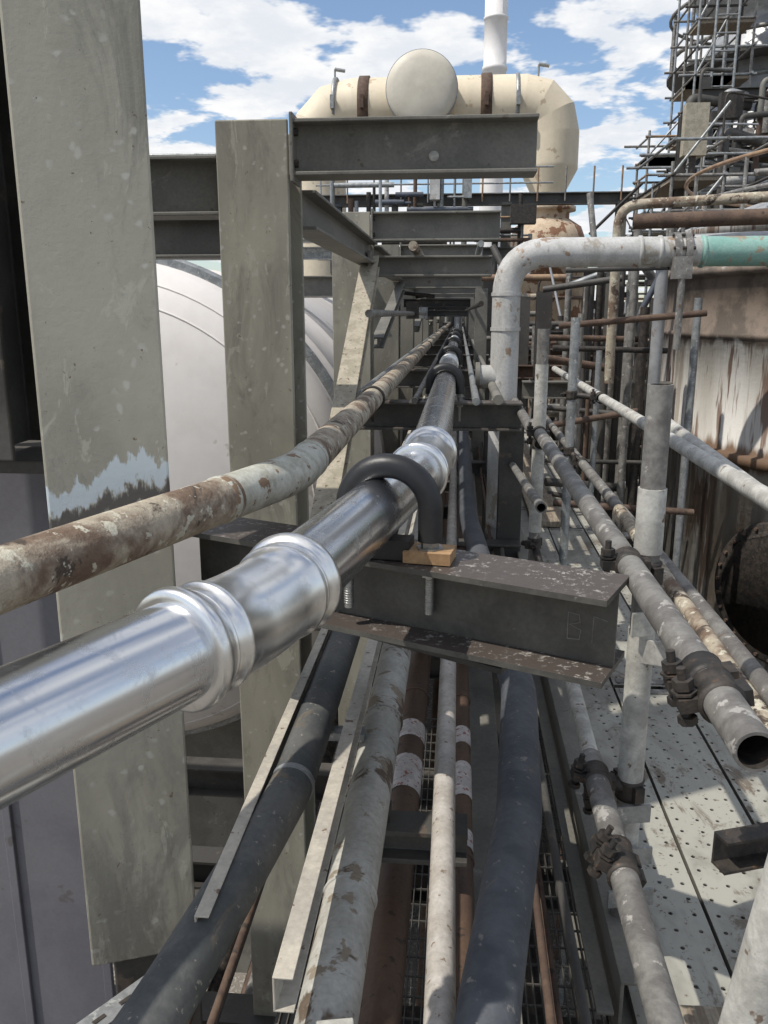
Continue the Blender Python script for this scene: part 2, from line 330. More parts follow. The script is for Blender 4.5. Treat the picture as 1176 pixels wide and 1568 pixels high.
# ---------------------------------------------------------------- near rotated beam + cross beams
m=MB('steel_support_beam')
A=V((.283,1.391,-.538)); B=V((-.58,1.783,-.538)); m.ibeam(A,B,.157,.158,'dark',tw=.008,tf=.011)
def stroke(mb,pts,r=.0010): mb.sweep(pts,r,'scaf',5)
bx=(A-B).normalized(); nn=V((-bx.y,bx.x,0)); nn=nn if nn.y<0 else -nn
o=A-bx*.085+nn*.0044; U=V((0,0,1))
def P(x,z): return o+bx*x+U*z
stroke(m,[P(0,-.03),P(0,.02),P(.02,.018),P(.022,.004),P(.003,-.003),P(.024,-.01),P(.022,-.028),P(0,-.03)])
stroke(m,[P(.045,-.03),P(.046,.02)]); stroke(m,[P(.046,.02),P(.07,.015)])
m.done(.002)
m=MB('steel_support_beam'); m.ibeam((-.58,1.95,-.655),(.12,1.60,-.68),.05,.1,'dark2'); m.done(.002)
for y in (4.5,7.1,9.8,12.6,15.4,18.2,21,24):
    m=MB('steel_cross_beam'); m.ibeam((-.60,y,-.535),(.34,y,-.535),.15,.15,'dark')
    m.ibeam((-.60,y,-1.3),(.36,y,-1.3),.12,.12,'dark2')
    m.ibeam((.30,y+.15,-6),(.30,y+.15,-.61),.13,.13,'dark2',up=(0,-1,0)); m.done(.003)

# ---------------------------------------------------------------- stainless pipe
m=MB('stainless_steel_pipe')
path=[V((-.85,-.35,ZP)),V((-.243,.945,ZP)),V((-.073,2.0,ZP)),V((-.073,30,ZP))]
path[0]=V((-.243,.945,ZP))-V((.43,.90,0))*1.35
fp=fillet(path,.55,14); fp[0]=path[0]
m.sweep(fp,.057,'steel',64)
def along(pts,s0):
    L=0
    for a,b in zip(pts[:-1],pts[1:]):
        d=(b-a).length
        if L+d>=s0: return a+(b-a)*((s0-L)/d)
        L+=d
    return pts[-1]
def arclen(pts,y):
    L=0
    for a,b in zip(pts[:-1],pts[1:]):
        if b.y>=y: return L+(b-a).length*((y-a.y)/(b.y-a.y))
        L+=(b-a).length
    return L
def fitting(mb,pts,sc0,h,r0,mat,amp=1):
    # press-fit bend: O-ring bead at each mouth, pressed groove, slightly larger sleeve
    prof=[(-h-.0015,r0-.001),(-h-.001,r0+.004),(-h,r0+.010*amp),(-h+.003,r0+.0135*amp),(-h+.010,r0+.0145*amp),(-h+.016,r0+.0135*amp),(-h+.021,r0+.008),(-h+.024,r0+.005),(-h+.046,r0+.0045),(-h+.049,r0+.0085),(-h+.053,r0+.0098),(-h+.058,r0+.0085),(-h+.062,r0+.0045)]
    prof=prof+[(-.03,r0+.0042),(0,r0+.0042),(.03,r0+.0042)]+[(-a,b) for a,b in prof[::-1]]
    mb.sweep([along(pts,sc0+a) for a,b in prof],[b for a,b in prof],mat,64,False)
    for q in(-h+.034,h-.034): mb.sweep([along(pts,sc0+q+e) for e in(-.003,-.001,.001,.003)],[r0+.004,r0+.0056,r0+.0056,r0+.004],mat,64,False)
fitting(m,fp,arclen(fp,.945),.135,.057,'fit')
fitting(m,fp,arclen(fp,2.03),.155,.057,'fit',1.1)
for y in (6.2,11.5): fitting(m,fp,arclen(fp,y),.1,.057,'fit')
m.done()
def ubolt(name,c,ax,R,r,zb,mat='black',wood=True):
    mb=MB(name); c=V(c); ax=V(ax).normalized(); sd=ax.cross(V((0,0,1))).normalized()
    pts=[c+sd*R+V((0,0,zb+.022-c.z))]+[c+sd*R*math.cos(math.radians(a))+V((0,0,R*math.sin(math.radians(a)))) for a in range(0,181,8)]+[c-sd*R+V((0,0,zb+.022-c.z))]
    mb.sweep(pts,r,mat,20)
    for q in(-1,1):
        b=c+sd*R*q; b.z=zb; rz=math.atan2(sd.y,sd.x)
        if wood: mb.box(b+V((0,0,-.004)),(.09,.07,.022),'wood',rz=rz)
        mb.tube(b+V((0,0,-.125)),b+V((0,0,.03)),.009,'bolt',12); mb.nut(b+V((0,0,.018)),(0,0,1),.018,.016,'bolt'); mb.nut(b+V((0,0,.0085)),(0,0,1),.027,.003,'bolt')
        mb.nut(b+V((0,0,-.040)),(0,0,1),.019,.016,'bolt')
        for k in range(13): mb.torus(b+V((0,0,-.055-.005*k)),(0,0,1),.009,.0014,'bolt',12,5)
    return mb
m=ubolt('pipe_clamp',(-.128,1.535,ZP),(.16,1,0),.081,.0235,-.442)
m.box((-.128,1.535,-.437),(.09,.05,.038),'black',rz=-.16); m.done()
for y in (4.5,7.1,9.8,12.6,15.4):
    m=ubolt('pipe_clamp',(-.073,y,ZP),(0,1,0),.081,.0235,-.442,wood=False); m.box((-.073,y,-.437),(.09,.05,.038),'black'); m.done()

# ---------------------------------------------------------------- rusty pipe
m=MB('rusty_painted_pipe')
b=V((-.372,1.87,ZP)); d=V((.262,.834,0)).normalized()
fp2=fillet([b-d*3.0,b,V((-.372,30,ZP))],.5,12)
m.sweep(fp2,.046,'rust',40)
s0=arclen(fp2,1.86)
m.sweep([along(fp2,s0+t) for t in [-.28,-.2,-.1,-.05,0,.05,.1,.17]],[.0463,.0470,.0473,.0473,.0473,.0473,.0472,.0463],'rust2',40,False)
for t in(-.3,.19): m.sweep([along(fp2,s0+t+q) for q in(-.01,-.005,.005,.01)],[.046,.0485,.0485,.046],'rust2',40,False)
m.done()
for y in (3.6,9.8,15.4):
    mb=MB('pipe_clamp'); mb.torus((-.372,y,ZP),(0,1,0),.05,.007,'iron',28,8); mb.box((-.372,y,-.43),(.02,.05,.06),'iron'); mb.done()

# ---------------------------------------------------------------- lower pipes
def simple(name,pts,r,mat,seg=28,fr=.4): 
    mb=MB(name); mb.sweep(fillet(pts,fr,8) if len(pts)>2 else pts,r,mat,seg); return mb
m=simple('grey_pipe',[(-.172,-1,-1.0),(-.172,14,-1.0)],.046,'lpipe',32); m.torus((-.172,1.9,-1.0),(0,1,0),.0465,.004,'lpipe'); m.torus((-.172,1.25,-1.0),(0,1,0),.0465,.003,'lpipe'); m.done()
m=simple('white_pipe',[(0.005,-1,-1.0),(-.012,1.5,-1.0),(-.04,14,-1.0)],.0235,'wpipe',24); m.done()
for x,r in((-.125,.043),(.032,.026)):
    m=simple('brown_pipe',[(x,-1,-1.28),(x,14,-1.28)],r,'brown',28)
    for y0,l in((2.0,.17),(2.28,.10),(1.78,.07)): m.sweep([(x,y0,-1.28),(x,y0+l,-1.28)],r+.0015,'label',28,False)
    for y0 in(1.2,1.75,2.6): m.torus((x,y0,-1.28),(0,1,0),r+.001,.004,'rustd',28,6)
    m.done()
m=simple('dark_lagged_pipe',[(-.02,-.6,-.95),(.055,.95,-.95),(.135,1.45,-.95),(.172,2.0,-.95),(.06,4.0,-.98),(.02,12,-1.0)],.045,'hose',32,1.2); m.done()
m=simple('dark_conduit_pipe',[(-.55,.3,-1.0),(-.385,.92,-.92),(-.31,1.42,-.90),(-.31,14,-.90)],.043,'cable',32,.8)
for y in(1.43,2.6): m.sweep([(-.31,y,-.9),(-.31,y+.014,-.9)],.045,'galv',32)
m.done()
m=MB('cable_support_channel'); m.chan((-.228,.90,-.875),(-.228,9,-.875),.055,.028,'chan',t=.003); m.chan((-.372,1.02,-.885),(-.372,9,-.885),.045,.022,'chan',t=.003)
for y in(1.75,3.2,4.7): m.box((-.30,y,-.955),(.2,.04,.02),'galv')
m.done(.001)
m=MB('lower_cross_beam'); m.ibeam((-.26,1.62,-1.13),(.04,1.62,-1.13),.08,.08,'dark2'); m.box((-.18,1.62,-1.068),(.1,.06,.02),'iron'); m.done(.002)
m=MB('lower_cross_beam'); m.ibeam((-.60,2.95,-1.12),(.3,2.95,-1.12),.09,.09,'dark2'); m.ibeam((-.45,1.1,-1.5),(.3,1.1,-1.5),.1,.1,'dark2');m.done(.002)
m=MB('lower_stringer_beam'); m.ibeam((.105,-.5,-1.42),(.105,9,-1.42),.16,.09,'beam'); m.ibeam((-.27,-.5,-1.62),(-.27,9,-1.62),.16,.09,'dark2'); m.done(.002)
m=MB('strut_channel'); a=V((-.97,.96,-1.40)); b_=V((-.55,1.55,-1.38)); m.chan(a,b_,.045,.05,'galv',t=.004)
dd=(b_-a).normalized(); sd_=dd.cross(V((0,0,1)))
for i in range(12):
    p=a+(b_-a)*((i+.5)/12)+sd_*.027; m.box(p+V((0,0,.0235)),(.028,.010,.002),'iron',rz=math.atan2(dd.y,dd.x))
m.done(.001)
m=MB('beam_clamp'); m.box((-.27,.93,-1.0),(.09,.06,.008),'galv',rz=.4); m.nut((-.27,.93,-.985),(0,0,1),.016,.014,'bolt'); m.tube((-.27,.93,-1.1),(-.27,.93,-.965),.006,'bolt',10); m.box((-.31,.9,-1.03),(.14,.012,.012),'galv',rz=.6); m.box((-.33,.97,-1.05),(.14,.012,.012),'galv',rz=-.2); m.done(.001)
m=MB('end_bracket'); m.box((-.145,.90,-.95),(.05,.03,.06),'lpipe',rz=.2); m.tube((-.145,.87,-.95),(-.145,.93,-.95),.014,'iron',12); m.done(.002)
m=MB('floor_grating')
for i in range(44): m.box((-.6+.03*i,2.0,-2.5),(.004,5.5,.03),'dark2')
for i in range(56): m.box((.05,-.7+.1*i,-2.492),(1.35,.006,.008),'dark2')
m.done()
m=MB('lower_platform_beam')
for y in(.6,1.9,3.4): m.ibeam((-1.4,y,-2.6),(1.8,y,-2.6),.15,.12,'dark2')
for x in(-.6,.72,1.6): m.ibeam((x,-1,-2.75),(x,14,-2.75),.16,.12,'dark2')
m.done()
m=MB('instrument_tubing')
for i in range(7):
    x=-.52+.035*i if i<4 else .20+.03*(i-4); z=-1.25-.05*(i%3)
    m.sweep([(x+ru(-.01,.01),-.6+1.2*k,z+ru(-.015,.015)) for k in range(9)],ru(.007,.012),random.choice(['iron','galv','dark2','rustd']),10)
m.done()

# ---------------------------------------------------------------- walkway
m=MB('scaffold_walkway')
for k,x in enumerate((.50,.735,.97)):
    for j in range(4):
        y0=(1.15 if k==0 else .6)+j*2.45; zo=ru(-.004,.004)
        m.box((x,y0+1.2,-1.4+zo),(.226,2.42,.0025),'deck')
        for sx in(-1,1): m.box((x+sx*.1115,y0+1.2,-1.425+zo),(.003,2.42,.05),'beam')
        for q in(.02,2.38): m.box((x,y0+q,-1.396+zo),(.2,.035,.004),'scaf')
for y in(1.4,3.5,5.6,7.7,9.8): m.tube((.2,y,-1.475),(1.2,y,-1.475),.024,'scaf',14)
m.box((.56,1.0,-1.378),(.23,.9,.035),'woodg',rz=.02); m.box((.62,7.2,-1.37),(.22,3.5,.035),'woodg'); m.box((.80,1.33,-1.362),(.05,.16,.06),'woodg',rz=.3)
m.done(.0008)
m=MB('walkway_stringer'); m.chan((.345,1.42,-1.36),(.345,12,-1.36),.14,.06,'beam',t=.008); m.box((.315,4,-1.35),(.035,5.2,.008),'beam'); m.done(.002)

# ---------------------------------------------------------------- scaffold near
m=MB('tube_scaffold_guardrail')
def std(x,y,z0,z1,mat='scaf',r=.024): m.hollow((x,y,z0),(x,y,z1),r,mat,24,inner='iron')
std(.38,1.62,-1.5,-.13); m.hollow((.38,1.62,-.46),(.38,1.62,-.33),.0275,'scafw',28); m.sweep([(.38,1.62,-1.15),(.38,1.62,-.62)],.0262,'scafw',24)
std(.335,3.45,-1.5,-.06); m.hollow((.335,3.45,-.9),(.335,3.45,-.2),.0262,'scafw',20)
std(.60,4.5,-1.5,-.02,'galv'); std(.335,5.6,-1.5,.02); std(.92,6.6,-1.5,.0)
m.hollow((.333,.715,-.47),(.210,.745,-1.45),.0265,'scafw',28)
m.hollow((.335,.86,-.47),(.332,3.7,-.475),.0245,'scaf',28,inner='iron')
m.hollow((.335,3.4,-.52),(.345,8.5,-.5),.0245,'scaf',20)
m.hollow((.72,1.2,-.42),(.76,6.8,-.43),.0235,'scafw',20); m.hollow((.77,1.3,-.49),(.78,3.2,-.40),.0235,'scafw',20)
m.hollow((.66,1.2,-.77),(.66,6.8,-.77),.0235,'scaf',20); m.hollow((.62,1.3,-.80),(.63,3.2,-.74),.022,'rust',20)
m.hollow((.300,.45,-.95),(.305,1.68,-.95),.0245,'scaf',28,inner='iron')
m.hollow((.36,1.75,-1.13),(.39,3.3,-1.12),.022,'scafw',20)
m.hollow((.27,2.6,-.6),(.33,5.8,-.95),.018,'scaf',16)
Y=(0,1,0);Z=(0,0,1);X=(1,0,0)
coupler(m,(.3345,1.575,-.472),Y,(.38,1.62,-.50),Z,(-1,-.3,0))
coupler(m,(.3345,1.00,-.471),Y,(.3345,1.055,-.471),Y,(-1,0,-.2)); 
coupler(m,(.305,1.60,-.95),Y,(.38,1.62,-.98),Z,(-1,0,.2)); coupler(m,(.303,1.30,-.95),Y,(.303,1.34,-.95),Y,(-1,0,.5))
coupler(m,(.37,1.80,-1.13),Y,(.38,1.62,-1.17),Z,(-1,0,0)); coupler(m,(.333,3.40,-.475),Y,(.335,3.45,-.52),Z,(-1,0,0)); coupler(m,(.335,3.45,-.95),Z,(.38,3.2,-1.12),Y,(-1,-1,0))
coupler(m,(.66,4.4,-.77),Y,(.60,4.5,-.72),Z,(-1,0,0)); coupler(m,(.735,4.4,-.425),Y,(.60,4.5,-.42),Z,(-1,0,0))
m.chan((.372,1.07,-.735),(.54,1.13,-.735),.050,.03,'iron',t=.004)
m.box((.375,1.59,-.60),(.05,.006,.05),'scafw',rz=.3); m.box((.40,1.59,-.66),(.055,.006,.05),'scafw',rz=-.3)
for k in range(3): m.box((.37+.01*k,1.58,-1.02-.10*k),(.1,.006,.04),'galv',rz=.2)
m.done()

# ---------------------------------------------------------------- elbow pipe white/teal
m=MB('teal_and_white_pipe')
yp=5.1; pth=fillet([(.27,yp,-6),(.27,yp,.345),(1.35,yp,.345)],.24,10); m.sweep(pth,.083,'pwhite',32)
m.sweep([(1.35,yp,.345),(9,yp,.345)],.083,'teal',32)
for x in(1.02,1.13,1.37,1.75,2.4): m.sweep([(x-.012,yp,.345),(x-.008,yp,.345),(x+.008,yp,.345),(x+.012,yp,.345)],[.084,.090,.090,.084],'pwhite' if x<1.3 else 'teal',32)
for x in(1.20,1.26): m.sweep([(x,yp,.345),(x+.035,yp,.345)],.105,'scaf',28); 
for k in range(6): m.tube((1.19,yp+.095*math.cos(k),.345+.095*math.sin(k)),(1.31,yp+.095*math.cos(k),.345+.095*math.sin(k)),.009,'iron',8)
for z in(.1,-.1): m.sweep([(.27,yp,z),(.27,yp,z+.02)],.089,'pwhite',32)
m.box((1.24,yp-.1,.25),(.1,.08,.12),'scaf'); m.sweep([(.11,yp,-.37),(.27,yp,-.37)],.068,'pwhite',28); m.sweep([(.10,yp,-.37),(.125,yp,-.37)],.085,'beam',28)
m.tube((1.24,yp-.12,-.2),(1.24,yp-.12,.3),.02,'scaf'); m.done()

# ---------------------------------------------------------------- storage tank right
TC=V((4.97,8.08,0)); TR=3.0
m=MB('stained_storage_tank')
m.lathe([(TR,-6),(TR,-1.2),(TR+.02,-1.19),(TR+.06,-1.17),(TR+.06,-1.10),(TR,-1.09),(TR,-.2),(TR+.015,-.19),(TR+.015,-.16),(TR,-.15),(TR,.30),(TR+.07,.31),(TR+.07,.36),(TR,.37),(TR,.60),(TR+.10,.61),(TR+.10,.68)],TC,(0,0,1),'tank',96)
m.lathe([(TR-.02,.68),(TR-.15,.75),(1.6,1.25),(.5,1.55),(.1,1.6)],TC,(0,0,1),'silver',96)
for i in range(60):
    a=2*math.pi*i/60; c,s_=math.cos(a),math.sin(a)
    m.tube(TC+V((c*2.9,s_*2.9,.74)),TC+V((c*.5,s_*.5,1.57)),.02,'silver',6)
for i in range(20):
    a=2*math.pi*i/20; c,s_=math.cos(a),math.sin(a); m.tube(TC+V((c*2.9,s_*2.9,.68)),TC+V((c*2.9,s_*2.9,1.2)),.016,'scaf',8)
for z in(.95,1.2): m.torus(TC+V((0,0,z)),(0,0,1),2.9,.018,'orange' if z>1 else 'scaf',80,8)
nrm=V((-.81,-.586,0)).normalized(); mc=TC+nrm*3.0; mc.z=-2.1
m.lathe([(.45,-.15),(.45,.05),(.57,.05),(.57,.09),(.55,.10),(.50,.10),(.49,.085),(.10,.085),(.02,.09)],mc,nrm,'iron',48)
u=nrm.cross(V((0,0,1)))
for i in range(28):
    a=2*math.pi*i/28; m.nut(mc+nrm*.10+(u*math.cos(a)+V((0,0,1))*math.sin(a))*.53,nrm,.014,.04,'rustd')
m.done()
m=MB('rusty_header_pipe')
m.sweep([(1.15,6.0,.60),(7,4.2,.60)],.05,'rustd',16); m.sweep(fillet([(1.1,6.3,-.5),(1.1,6.3,.74),(7,4.4,.80)],.15),.035,'rust',16); m.sweep([(1.9,6.0,.9),(7,4.3,1.0)],.022,'scaf',10)
m.sweep(fillet([(1.45,6.4,-3),(1.45,6.4,.5),(3.2,5.6,.5)],.2),.045,'silver',16); m.sweep([(1.3,6.6,-4),(1.3,6.6,.7)],.03,'scaf',12)
for i in range(26):
    x=ru(1.0,1.7); y=ru(6.2,9.5)
    if (V((x,y,0))-TC).length<3.15: continue
    m.tube((x,y,-6),(x,y,ru(-.6,.6)),ru(.015,.045),random.choice(['iron','dark2','scaf','rustd','dark2','galv']),10)
for i in range(18):
    y=ru(5.9,7.5); z=ru(-3,.3); m.tube((.7,y,z),(ru(1.2,1.7),y+ru(-.2,.2),z+ru(-.1,.1)),ru(.015,.035),random.choice(['iron','dark2','scaf','rustd']),10)
m.done()

# ---------------------------------------------------------------- horizontal white tank left
m=MB('white_horizontal_tank')
c=V((-2.62,5.55,-1.5)); Rt=1.9
prof=[(.02,0)]+[(Rt*math.sin(math.radians(a)),.55*(1-math.cos(math.radians(a)))) for a in range(8,91,6)]+[(Rt,.56),(Rt+.05,.58),(Rt+.05,.66),(Rt,.68),(Rt,1.2),(Rt+.02,1.21),(Rt+.02,1.25),(Rt,1.26),(Rt,2.2),(Rt+.02,2.21),(Rt+.02,2.25),(Rt,2.26),(Rt,8)]
m.lathe(prof,c,(0,1,0),'white',96)
m.lathe([(Rt+.055,.56),(Rt+.075,.58),(Rt+.075,.60),(Rt+.05,.62)],c,(0,1,0),'galv',96)
for a in(68,58): m.torus(c+V((0,.55*(1-math.cos(math.radians(a))),0)),(0,1,0),Rt*math.sin(math.radians(a)),.008,'white',96,6)
m.box((-2.62,6.6,-4.6),(2.4,.4,3.2),'beam'); m.box((-2.62,11.5,-4.6),(2.4,.4,3.2),'beam')
m.done()

# ---------------------------------------------------------------- far: cream duct
m=MB('cream_crossover_duct')
zc=5.85; yd=26.4; xl,xr=-4.35,2.5
dp=fillet([(xl,yd,-6),(xl,yd,zc),(xr,yd,zc),(xr,yd,4.2)],1.15,3)
m.sweep(dp,.84,'cream',40,split=True)
m.lathe([(.84,0),(.84,-.1),(.5,-.75),(.5,-1.0),(.62,-1.0),(.62,-1.12),(.5,-1.12),(.5,-1.5)],(xr,yd,4.2),(0,0,1),'cream',40)
for x,w,mt,r in((-3.75,.06,'galv',.03),(-2.9,.16,'rustd',.05),(.62,.16,'rustd',.05),(1.5,.06,'galv',.03)):
    m.sweep([(x-w,yd,zc),(x-w+.02,yd,zc),(x+w-.02,yd,zc),(x+w,yd,zc)],[.84,.84+r,.84+r,.84],mt,40,False)
    m.box((x,yd-.95,zc),(.1,.25,.35),mt)
m.lathe([(.95,1.6),(.95,.25),(.97,.24),(.97,.18),(.93,.12),(.75,.05),(.4,.01),(.02,0)],(-1.18,24.6,6.0),(0,1,0),'creamw',56)
m.lathe([(.99,.20),(1.0,.3),(.99,.4)],(-1.18,24.6,6.0),(0,1,0),'galv',56)
for a,b in((-3.8,.25),(2.1,.25)):
    m.tube((a,yd,zc+.75),(a,yd,zc+.85+b),.03,'galv',6); m.tube((a,yd,zc+.85+b),(a+.3,yd,zc+.8+b),.05,'galv',6)
m.done()
m=MB('rusty_process_vessel')
m.lathe([(1.12,-8),(1.12,-.6),(1.18,-.58),(1.18,-.5),(1.12,-.48),(1.12,.2),(.98,.55),(.62,.78),(.62,1.0),(.8,1.0),(.8,1.12),(.55,1.12)],(2.55,26.4,1.95),(0,0,1),'rustv',48)
for z in(-.2,-1.5,-2.8): m.torus((2.55,26.4,1.95+z),(0,0,1),1.14,.05,'rustd',40,6)
m.done()
m=MB('industrial_chimney'); m.lathe([(1.0,-6),(.9,10),(.88,18),(.95,18.05),(.95,18.3),(.88,18.35),(.86,21.5),(.93,21.55),(.93,21.7),(.86,21.75),(.82,60)],(2.25,70,0),(0,0,1),'chim',40); m.done()

# ---------------------------------------------------------------- scaffold tower right
def scaffold(mb,x0,x1,y0,y1,z0,z1,dx,dy,dz,r=.03,mats=('scaf','galv','iron','galv','dark2','scaf'),boards=.75):
    nx=max(1,round((x1-x0)/dx)); ny=max(1,round((y1-y0)/dy)); nz=round((z1-z0)/dz)
    for i in range(nx+1):
        for j in range(ny+1):
            x=x0+(x1-x0)*i/nx; y=y0+(y1-y0)*j/ny; mb.tube((x,y,z0),(x,y,z1+ru(-.3,.6)),r,random.choice(mats[:3]),6)
    for k in range(nz+1):
        z=z0+k*dz
        for zz in(z,z+dz*.5):
            for j in range(ny+1): mb.tube((x0-ru(0,.3),y0+(y1-y0)*j/ny,zz),(x1+ru(0,.3),y0+(y1-y0)*j/ny,zz),r,random.choice(mats),6)
            for i in range(nx+1): mb.tube((x0+(x1-x0)*i/nx,y0-ru(0,.2),zz),(x0+(x1-x0)*i/nx,y1+.2,zz),r,random.choice(mats),6)
        if R_()<boards: mb.box(((x0+x1)/2,y0+.35,z-.05),(x1-x0,.7,.05),'woodg')
        if R_()<boards: mb.box((x0+.35,(y0+y1)/2,z-.05),(.7,y1-y0,.05),'woodg')
        for i in range(nx):
            if R_()<.5:
                a=x0+(x1-x0)*i/nx;b=x0+(x1-x0)*(i+1)/nx
                mb.tube((a,y0,z),(b,y0,z+dz),r*.9,mats[1],6)
def ladder(mb,x,y,z0,z1,mat='galv'):
    for s in(-.2,.2): mb.tube((x+s,y,z0),(x+s,y,z1),.025,mat,6)
    z=z0
    while z<z1: mb.tube((x-.2,y,z),(x+.2,y,z),.015,mat,6); z+=.3
m=MB('scaffold_tower'); scaffold(m,4.3,5.3,17.5,19.2,1.5,9,.5,.85,.95,.024,boards=.5); scaffold(m,3.6,8.5,17.8,18.8,1.6,3.0,.6,1,.7,.024,('scaf','galv','dark2','iron','orange','blue')); ladder(m,4.75,17.3,3.2,7.5); m.done()
m=MB('scaffold_tower'); scaffold(m,3.1,4.6,13.5,16,-6,2.0,.75,1.2,1.0,.024,('scaf','galv','iron','galv','dark2','scaf')); m.done()
m=MB('clad_process_column')
m.lathe([(1.75,-8),(1.75,3.2),(1.85,3.25),(1.85,3.45),(1.75,3.5),(1.75,5.6),(1.3,6.2),(1.3,6.4),(1.7,6.55),(2.1,7.2),(2.3,8.0),(2.3,16)],(7.1,21.5,0),(0,0,1),'silver',48)
for z in(4.2,5.0): m.torus((7.1,21.5,z),(0,0,1),1.77,.05,'galv',40,6)
m.torus((7.1,21.5,5.75),(0,0,1),2.3,.05,'scaf',40,6); m.torus((7.1,21.5,6.6),(0,0,1),2.4,.04,'scaf',40,6)
m.lathe([(2.4,5.3),(2.4,5.36)],(7.1,21.5,0),(0,0,1),'dark2',40)
for i in range(16):
    a=i*math.pi/8; m.tube((7.1+2.35*math.cos(a),21.5+2.35*math.sin(a),5.3),(7.1+2.35*math.cos(a),21.5+2.35*math.sin(a),6.6),.035,'scaf',6)
m.done()
m=MB('tower_pipework')
for i in range(100):
    x=ru(3.9,8.0);y=ru(15.5,17.3);z=ru(.9,4.1); 
    L=ru(.3,1.4); r=random.choice([.02,.03,.03,.05,.09]); mt=random.choice(['silver','galv','pwhite','dark2','iron','scaf','iron','beam','dark2','rustd'])
    m.sweep(fillet([(x,y,z-ru(.4,1.5)),(x,y,z),(x+L,y+.3,z+ru(-.2,.2))],.12,4),r,mt,10)
    if i%2: m.lathe([(r*1.8,0),(r*1.8,.05)],(x,y,z-.4),(0,0,1),'iron',12)
for z in (2.0,2.9,3.9): m.ibeam((4.3,17,z),(9,17,z),.18,.16,'dark2')
for x in (4.4,6.2): m.ibeam((x,17.1,-5),(x,17.1,4.2),.18,.18,'dark2',up=(0,-1,0))
for i in range(30): m.box((ru(4.0,7.5),ru(16,17),ru(1.0,3.6)),(ru(.1,.4),.2,ru(.1,.45)),random.choice(['iron','silver','beam','dark2','dark2']),rz=ru(-.4,.4))
m.box((3.55,14.2,2.75),(.35,.2,.75),'beige'); m.tube((3.55,14.2,-3),(3.55,14.2,2.4),.05,'iron')
m.ibeam((3.42,14.4,-5),(3.42,14.4,3.0),.14,.14,'dark2',up=(0,-1,0))
m.done()

# ---------------------------------------------------------------- mid-ground platforms & clutter
m=MB('steel_access_platform')
yq=18
for z,x1 in((2.25,3.4),(1.2,1.4)): 
    m.ibeam((-3,yq,z),(x1,yq,z),.22,.2,'dark2' if z>2 else 'beam')
    m.box(((x1-3)/2,yq+.7,z+.12),(x1+3,1.4,.03),'galv')
for i in range(12): m.tube((-2.9+.55*i,yq-.1,2.2),(-2.9+.55*i,yq-.1,2.85),.018,random.choice(['orange','galv','scaf']),6)
for z in(2.55,2.85): m.tube((-3,yq-.1,z),(1.8,yq-.1,z),.018,random.choice(['orange','galv']),6)
for z in(1.55,1.9): m.tube((-3,yq-.1,z),(1.4,yq-.1,z),.022,random.choice(['orange','galv']),6)
for x in(-2.6,-.9,.9,3.2): m.ibeam((x,yq+.1,-6),(x,yq+.1,2.2),.22,.2,random.choice(['blue','beam']),up=(0,-1,0))
m.box((-.55,yq-.4,2.45),(.2,.3,.5),'pwhite'); m.box((.1,yq-.4,2.5),(.16,.3,.55),'galv'); m.box((1.2,yq-.5,1.9),(.5,.3,.35),'iron')
for i in range(34): 
    x=ru(-2.8,1.4); m.tube((x,yq-.3,ru(.3,1)),(x,yq-.3,ru(1.5,2.9)),ru(.02,.07),random.choice(['pwhite','galv','iron','beam','rustd','dark2']),8)
for i in range(12):
    x=ru(-2.8,.6); z=ru(1.4,2.6); m.tube((x,yq-.45,z),(x+ru(.4,1.4),yq-.45,z),ru(.02,.06),random.choice(['orange','galv','iron','rustd','blue']),8)
m.done()
m=MB('process_pipework')
cols=['rustd','silver','galv','iron','dark2','beam','orange','pwhite','scaf','dark2','rust','iron','dark2','dark2','scaf','iron']
for i in range(360):
    x=ru(.75,3.6);y=ru(9.5,17);z=ru(-4.5,1.1); r=random.choice([.015,.02,.025,.03,.035,.05,.08]); mt=random.choice(cols); t=R_()
    if x<1.25 and y<12: continue
    if .09<x/y<.16 and z>-1 and R_()<.8: continue
    if t<.35: m.tube((x,y,-6),(x,y,z+.5 if z<0 else z),r,mt,10)
    elif t<.7: m.tube((x-ru(.2,.6),y,z),(x+ru(.3,1.2),y,z),r,mt,10)
    elif t<.85: m.sweep(fillet([(x,y,-5),(x,y,z),(x+ru(.4,1),y,z),(x+1,y,z+ru(-1,.3))],.15,4),r,mt,10)
    else: m.tube((x,y,z),(x+ru(-.6,.6),y+ru(-.4,.4),z+ru(.5,1)),r*.7,mt,8)
    if R_()<.3: m.lathe([(r*1.9,0),(r*1.9,.06)],(x,y,z),(0,0,1),'iron',12)
for y in(8,10.5,13,15.5):
    for z in(-3.2,-1.9,-.7): m.ibeam((.6,y,z),(3.4,y,z),.16,.14,random.choice(['dark2','beam','rustd','dark2']))
    for x in(.78,2.9): m.ibeam((x,y+.1,-6),(x,y+.1,.2),.14,.14,random.choice(['dark2','beam','dark2']),up=(0,-1,0))
m.tube((.8,8,-1.8),(1.9,8,.55),.03,'blue',8); m.tube((1.0,8,.25),(2.0,8,.62),.03,'galv',8)
m.done()
m=MB('rack_end_structure')
for y in range(26,56,5):
    if y!=26:
        for z in(-2,.3,1.4): m.ibeam((-5,y,z),(5,y,z),.3,.3,random.choice(['dark2','beam','dark2']))
    for i in range(6): m.ibeam((-4.5+1.8*i,y+1.5,-6),(-4.5+1.8*i,y+1.5,1.4+R_()*.8),.3,.3,'dark2',up=(0,-1,0))
    for i in range(10): x=ru(-3,1.2); m.tube((x,y+2,-6),(x,y+2,ru(0,1.8)),ru(.05,.14),random.choice(cols),8)
    for i in range(8): x=ru(-2,.6); z=ru(-1.6,1.2); m.tube((x,y+2.4,z),(x+ru(.5,2),y+2.4,z),ru(.04,.12),random.choice(cols),8)
m.done()
m=MB('rack_line_pipe')
